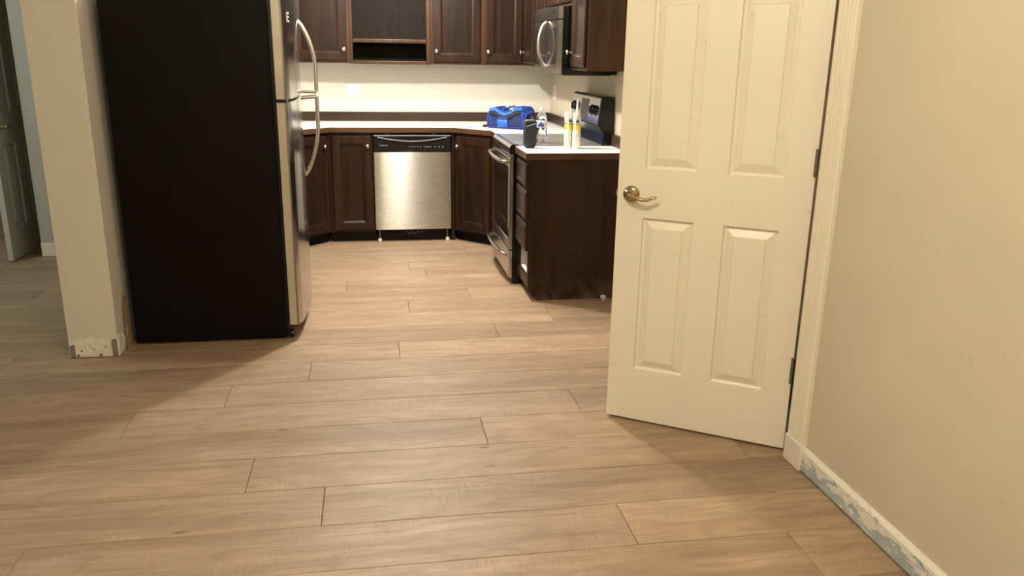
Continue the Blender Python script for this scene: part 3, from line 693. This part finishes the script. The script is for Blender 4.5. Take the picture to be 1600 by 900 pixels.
# ------------------------------------------------------------------ wall plates
def wall_plate(name, label, loc, rz, gangs):
    r = thing(name, label, 'wall plate', loc, rz); W = .07*gangs-(gangs-1)*.022
    MB().rings(-W/2, W/2, -.0575, .0575, [(0, 0), (0, -.003), (.004, -.006)]).build('plate', 'white_plastic', r)
    x = -W/2+.035
    if gangs == 2:
        MB().rings(x-.0165, x+.0165, -.033, .033, [(0, -.006), (.002, -.0075), (.005, -.009)]).build('rocker_switch', 'white_plastic', r); x += .048
    rc = MB().rings(x-.0165, x+.0165, -.033, .033, [(0, -.006), (.0015, -.008)]).build('receptacle', 'white_plastic', r)
    for z in (.017, -.017):
        MB().box(x-.007, x-.005, -.0085, -.0078, z-.004, z+.004).box(x+.005, x+.007, -.0085, -.0078, z-.004, z+.004).box(x-.002, x+.002, -.0085, -.0078, z-.010, z-.006).build('slot', 'dark_slot', rc)
    return r
wall_plate('switch_plate', 'white switch and outlet plate on the back kitchen wall', (-.148, YB-.0005, 1.163), 0, 2)
wall_plate('outlet_plate', 'white single outlet plate near the kitchen corner on the right wall', (XW-.0005, 6.95, 1.17), R(-90), 1)
wall_plate('outlet_plate', 'white outlet plate just above the far end of the range console', (XW-.0005, 6.03, 1.17), R(-90), 1)

# ------------------------------------------------------------------ things on the counters
# duffel bag
bag = thing('duffel_bag', 'blue duffel bag slumped in the counter corner', 'bag', (.888, 6.452, .9147), R(-35))
BL, BD = .335, .21
def hx(u):   # sagging top
    pts_ = [(0, .120), (.08, .160), (.22, .163), (.36, .140), (.47, .128), (.60, .142), (.75, .170), (.88, .176), (.96, .155), (1, .115)]
    for (a, ha), (b_, hb) in zip(pts_, pts_[1:]):
        if u <= b_: q = (u-a)/(b_-a); q = q*q*(3-2*q); return ha+(hb-ha)*q
    return pts_[-1][1]
def bag_pt(u, q):
    e = (1-abs(2*u-1)**6)**.5*.12+.88
    H = hx(u); c_, s_ = math.cos(q), math.sin(q); n_ = .42
    y = BD/2-(BD/2)*e*math.copysign(abs(c_)**n_, c_); z = H/2+H/2*math.copysign(abs(s_)**n_, s_)
    y += .006*math.sin(9*u+3*q); z = max(0, z + (.004*math.sin(23*u+2*q) if z > .05 else 0))
    return (BL*u, y, z)
m = MB(); NU, NQ = 36, 40
vv = [bag_pt(i/NU, 2*math.pi*k/NQ) for i in range(NU+1) for k in range(NQ)]
def fm(i, k):
    q = 2*math.pi*(k+.5)/NQ; u = (i+.5)/NU
    front = math.cos(q) > 0
    if front and -.62 < math.sin(q) < .90 and .10 < u < .93: return 1
    return 0
for i in range(NU):
    for k in range(NQ): m.f.append([i*NQ+k, i*NQ+(k+1) % NQ, (i+1)*NQ+(k+1) % NQ, (i+1)*NQ+k]); m.m.append(fm(i, k)); m.sm.append(True)
m.v += vv; m.f += [list(range(NQ)), list(range(NU*NQ, NU*NQ+NQ))[::-1]]; m.m += [1, 1]; m.sm += [False, False]
m.build('body', ['blue_fabric', 'navy_fabric'], bag)
def front_strip(u0, u1, z0, z1, off, mat, nm, N=8):
    m_ = MB(); vv = []
    for i in range(N+1):
        u = u0+(u1-u0)*i/N; za = z0(u) if callable(z0) else z0; zb = z1(u) if callable(z1) else z1
        for j in range(4):
            z = za+(zb-za)*j/3
            t = max(-1, min(1, (z-hx(u)/2)/(hx(u)/2))); s_ = math.copysign(abs(t)**(1/.42), t)
            vv.append((BL*u, bag_pt(u, math.asin(s_))[1]-off-.003*math.sin(17*u+40*z), z))
    m_.add(vv, [(i*4+j, (i+1)*4+j, (i+1)*4+j+1, i*4+j+1) for i in range(N) for j in range(3)], 0, True)
    o = m_.build(nm, mat, bag); sm = o.modifiers.new('solid', 'SOLIDIFY'); sm.thickness = .004; sm.offset = 1; return o
front_strip(.285, .565, .008, .072, .007, 'bright_blue_fabric', 'pocket')
front_strip(.30, .575, .074, .088, .005, 'blue_fabric', 'pocket_flap')
front_strip(.07, .92, lambda u: hx(u)-.030, lambda u: hx(u)-.006, .005, 'bright_blue_fabric', 'top_flap', 26)
front_strip(.08, .91, lambda u: hx(u)-.058, lambda u: hx(u)-.034, .004, 'black_webbing', 'mesh_panel', 26)
front_strip(.06, .94, .007, .016, .004, 'blue_fabric', 'base_piping', 20)
front_strip(.02, .065, .01, .125, .006, 'blue_fabric', 'end_piping', 3); front_strip(.90, .955, .01, .135, .006, 'blue_fabric', 'end_piping', 3)
for zo, mt, nm in ((.022, 'black_webbing', 'zipper'), (.012, 'sky_blue_trim', 'top_seam')):
    MB().tube([(BL*u/40, bag_pt(u/40, .95)[1]-.004, hx(u/40)-zo) for u in range(4, 38)], .004, 6).build(nm, mt, bag)
for y0 in (.07, .13):
    MB().tube([(.10+.14*i/12, y0+.02*math.sin(i), .138+.028*math.sin(math.pi*i/12)+.008*math.sin(2.2*i)) for i in range(13)], .008, 8, 0, .5).build('handle', 'sky_blue_trim' if y0 < .1 else 'black_webbing', bag)
MB().tube([(.004, .05, .024), (-.012, .035, .016), (-.028, .02, .014), (-.036, .012, .0125)], .011, 8, 0, .9).build('strap_end', 'black_webbing', bag)
m = MB().tube([(BL-.002, .04, .02), (BL+.012, .05, .08), (BL+.012, .10, .125), (BL+.006, .15, .10), (BL-.002, .17, .03)], .011, 8, 0, .6); m.build('side_strap', 'black_webbing', bag)
MB().rings(0, 1, 0, 1, [(0, 0), (.1, 0)]) if False else None
m = MB(); m.lathe([(.03, -.006), (.034, .004), (.028, .012), (.01, .015)], 14, 0, 'y'); o = m.build('side_pocket', 'sky_blue_trim', bag, (BL-.004, .11, .075)); o.rotation_euler = (0, 0, R(90)); o.scale = (1.3, 1, 1.1)

# portable speaker
sp = thing('portable_speaker', 'dark grey cloth speaker with loop strap on the small counter', 'speaker', (.966, 5.035, .9147), R(6))
def rbox(w_, d_, h_, r_, n=6, taper=.85):
    """upright rounded box, softened foot and top"""
    out = []
    for z, ins in ((0, .012), (.010, .006), (.026, 0), (h_-.012, 0), (h_-.004, .002), (h_, .007)):
        ring = []
        for cx_, cy_, a0 in ((w_/2, d_/2, 0), (-w_/2, d_/2, 90), (-w_/2, -d_/2, 180), (w_/2, -d_/2, 270)):
            for i in range(n+1):
                a = R(a0+90*i/n); rr = r_
                ring.append((math.copysign(abs(cx_)-r_, cx_)+math.copysign(1, cx_)*0+rr*math.cos(a)-math.copysign(ins, cx_), math.copysign(abs(cy_)-r_, cy_)+rr*math.sin(a)-math.copysign(ins, cy_)*.8, z))
        out.append(ring)
    m_ = MB(); k = len(out[0])
    m_.add([p for r_ in out for p in r_], [(i*k+j, i*k+(j+1) % k, (i+1)*k+(j+1) % k, (i+1)*k+j) for i in range(len(out)-1) for j in range(k)], 0, True)
    m_.add(out[-1], [tuple(range(k))]); m_.add(out[0], [tuple(range(k))[::-1]]); return m_
rbox(.079, .052, .170, .013).build('body', 'speaker_cloth', sp)
rbox(.070, .044, .030, .012).build('top_cap', 'grey_rubber', sp, (0, 0, .1425))
MB().tube([(-.034, -.027, .132), (-.008, -.031, .141), (.02, -.031, .149), (.040, -.024, .155), (.044, .0, .158), (.036, .02, .158)], .0035, 8).build('strap', 'grey_rubber', sp)

# water bottle
wb = thing('water_bottle', 'clear plastic water bottle with white cap on the cooktop', 'bottle', (1.092, 5.29, .9225), R(-20))
pf = [(.022, 0), (.030, .004), (.033, .014)]
for i in range(9): pf += [(.0335, .02+.013*i), (.0312, .0265+.013*i)]
pf += [(.033, .140), (.0335, .146), (.0325, .156), (.028, .172), (.021, .186), (.0145, .195), (.0125, .200), (.0125, .206)]
MB().lathe([(r_*1.06, h_) for r_, h_ in pf], 28).build('body', 'clear_plastic', wb)
MB().lathe([(.0142, .204), (.0148, .206), (.0148, .219), (.0138, .2215)], 20).build('cap', 'white_plastic', wb)
MB().lathe([(.0357, .098), (.0361, .099), (.0361, .139), (.0357, .140)], 28).build('label_band', 'bottle_label', wb)
m = MB(); vv = []
for i in range(9):
    a = R(-128+9*i); hgt = .012+.024*(1-abs(i-4.4)/4.6) ; vv += [(.0365*math.cos(a), .0365*math.sin(a), .102), (.0365*math.cos(a), .0365*math.sin(a), .102+hgt)]
m.add(vv, [(2*i, 2*i+2, 2*i+3, 2*i+1) for i in range(8)]); m.build('label_mountain', 'label_blue', wb)

# caulk tubes
def caulk(label, loc, rz, nozzle):
    r = thing('caulk_tube', label, 'caulk tube', loc, rz, group='caulk tubes on the small counter'); q = .0245
    MB().lathe([(q-.002, 0), (q, .003), (q, .214), (q-.003, .218)], 26).build('body', 'tube_cream', r)
    e = q+.0004
    for z0, z1, mt, nm in ((.018, .112, 'tube_print', 'print_block'), (.112, .146, 'tube_yellow', 'yellow_band'), (.146, .151, 'tube_navy', 'dark_line'), (.151, .208, 'tube_print', 'print_block')):
        MB().lathe([(q-.0005, z0), (e, z0+.0003), (e, z1-.0003), (q-.0005, z1)], 26).build(nm, mt, r)
    m_ = MB(); vv = []
    for i in range(7):
        a = R(-125+9*i); vv += [((e+.0003)*math.cos(a), (e+.0003)*math.sin(a), .158), ((e+.0003)*math.cos(a), (e+.0003)*math.sin(a), .158+.006+.020*(1-abs(i-3)/3.2))]
    m_.add(vv, [(2*i, 2*i+2, 2*i+3, 2*i+1) for i in range(6)]); m_.build('label_emblem', 'tube_navy', r)
    m_ = MB(); vv = []
    for i in range(4):
        a = R(-150+9*i); vv += [((e+.0006)*math.cos(a), (e+.0006)*math.sin(a), .004), ((e+.0006)*math.cos(a), (e+.0006)*math.sin(a), .215)]
    m_.add(vv, [(2*i, 2*i+2, 2*i+3, 2*i+1) for i in range(3)]); m_.build('seam_strip', 'tube_cream', r)
    if nozzle:
        MB().lathe([(.010, .217), (.009, .226), (.0075, .24), (.005, .292), (.0035, .296)], 16).build('nozzle', 'tube_cream', r)
    return r
caulk('left caulk tube with yellow band, standing without a nozzle', (1.213, 5.045, .9147), R(25), False)
caulk('right caulk tube with yellow band and upright nozzle', (1.256, 5.000, .9147), R(5), True)

# ------------------------------------------------------------------ small loose things
m = MB(); rn = random.Random(4); N = 9; z_ = [0, .05, .11, .17, .215, .262]
vv = []
for i, z in enumerate(z_):
    y0 = 4.150+.010*i+rn.uniform(-.004, .004); w_ = .022+.012*(i % 2)
    vv += [(-1.274+.0018*(5-i)*2.0, y0, z), (-1.270+.0018*(5-i)*2.0, y0+w_, z)]
vv += [(x+.006, y+.001, z) for x, y, z in vv]; k = 2*len(z_)
ff = []
for i in range(len(z_)-1):
    a = 2*i; ff += [(a, a+1, a+3, a+2), (k+a, k+a+2, k+a+3, k+a+1), (a, a+2, k+a+2, k+a), (a+1, k+a+1, k+a+3, a+3)]
ff += [(0, k, k+1, 1), (k-2, k-1, 2*k-1, 2*k-2)]
m.add(vv, ff).build('board_scrap', 'brown_board', label='torn brown board strip leaning between pale wall end and refrigerator', cat='scrap')
m = MB(); vv = []; rn = random.Random(11)
for i in range(6):
    for j in range(8):
        a = 2*math.pi*j/8; th = math.pi*(i+.5)/6; rr = .020*(1+rn.uniform(-.28, .28))
        vv.append((rr*1.1*math.sin(th)*math.cos(a), rr*math.sin(th)*math.sin(a), max(0, .016-rr*math.cos(th))))
m.add(vv, [(i*8+j, i*8+(j+1) % 8, (i+1)*8+(j+1) % 8, (i+1)*8+j) for i in range(5) for j in range(8)]+[tuple(range(8))[::-1], tuple(range(40, 48))])
m.build('paper_scrap', 'scrap_paper', loc=(1.395, 4.715, 0), label='small crumpled pale scrap on the floor beside the end panel', cat='scrap')

# ------------------------------------------------------------------ ceiling lamps (out of the frame), some added as fill
for x, y, watts, colr, rad, lab in LAMPS:
    r = thing('ceiling_lamp', lab, 'lamp', (x, y, ZC), 0, group='ceiling lamps')
    MB().lathe([(.11, -.0005), (.115, -.012), (.09, -.024), (.03, -.03), (.028, -.06)][::-1], 28).build('canopy', 'lamp_white', r)
    MB().lathe([(.005, -.145), (.03, -.137), (.042, -.115), (.036, -.09), (.022, -.06)], 20).build('bulb', 'bulb_glow', r)
    ld = bpy.data.lights.new('lamp_light', 'POINT'); ld.energy = watts; ld.color = colr; ld.shadow_soft_size = rad
    lo = bpy.data.objects.new('lamp_light', ld); COL.objects.link(lo); lo.parent = r; lo.location = (0, 0, -.16)
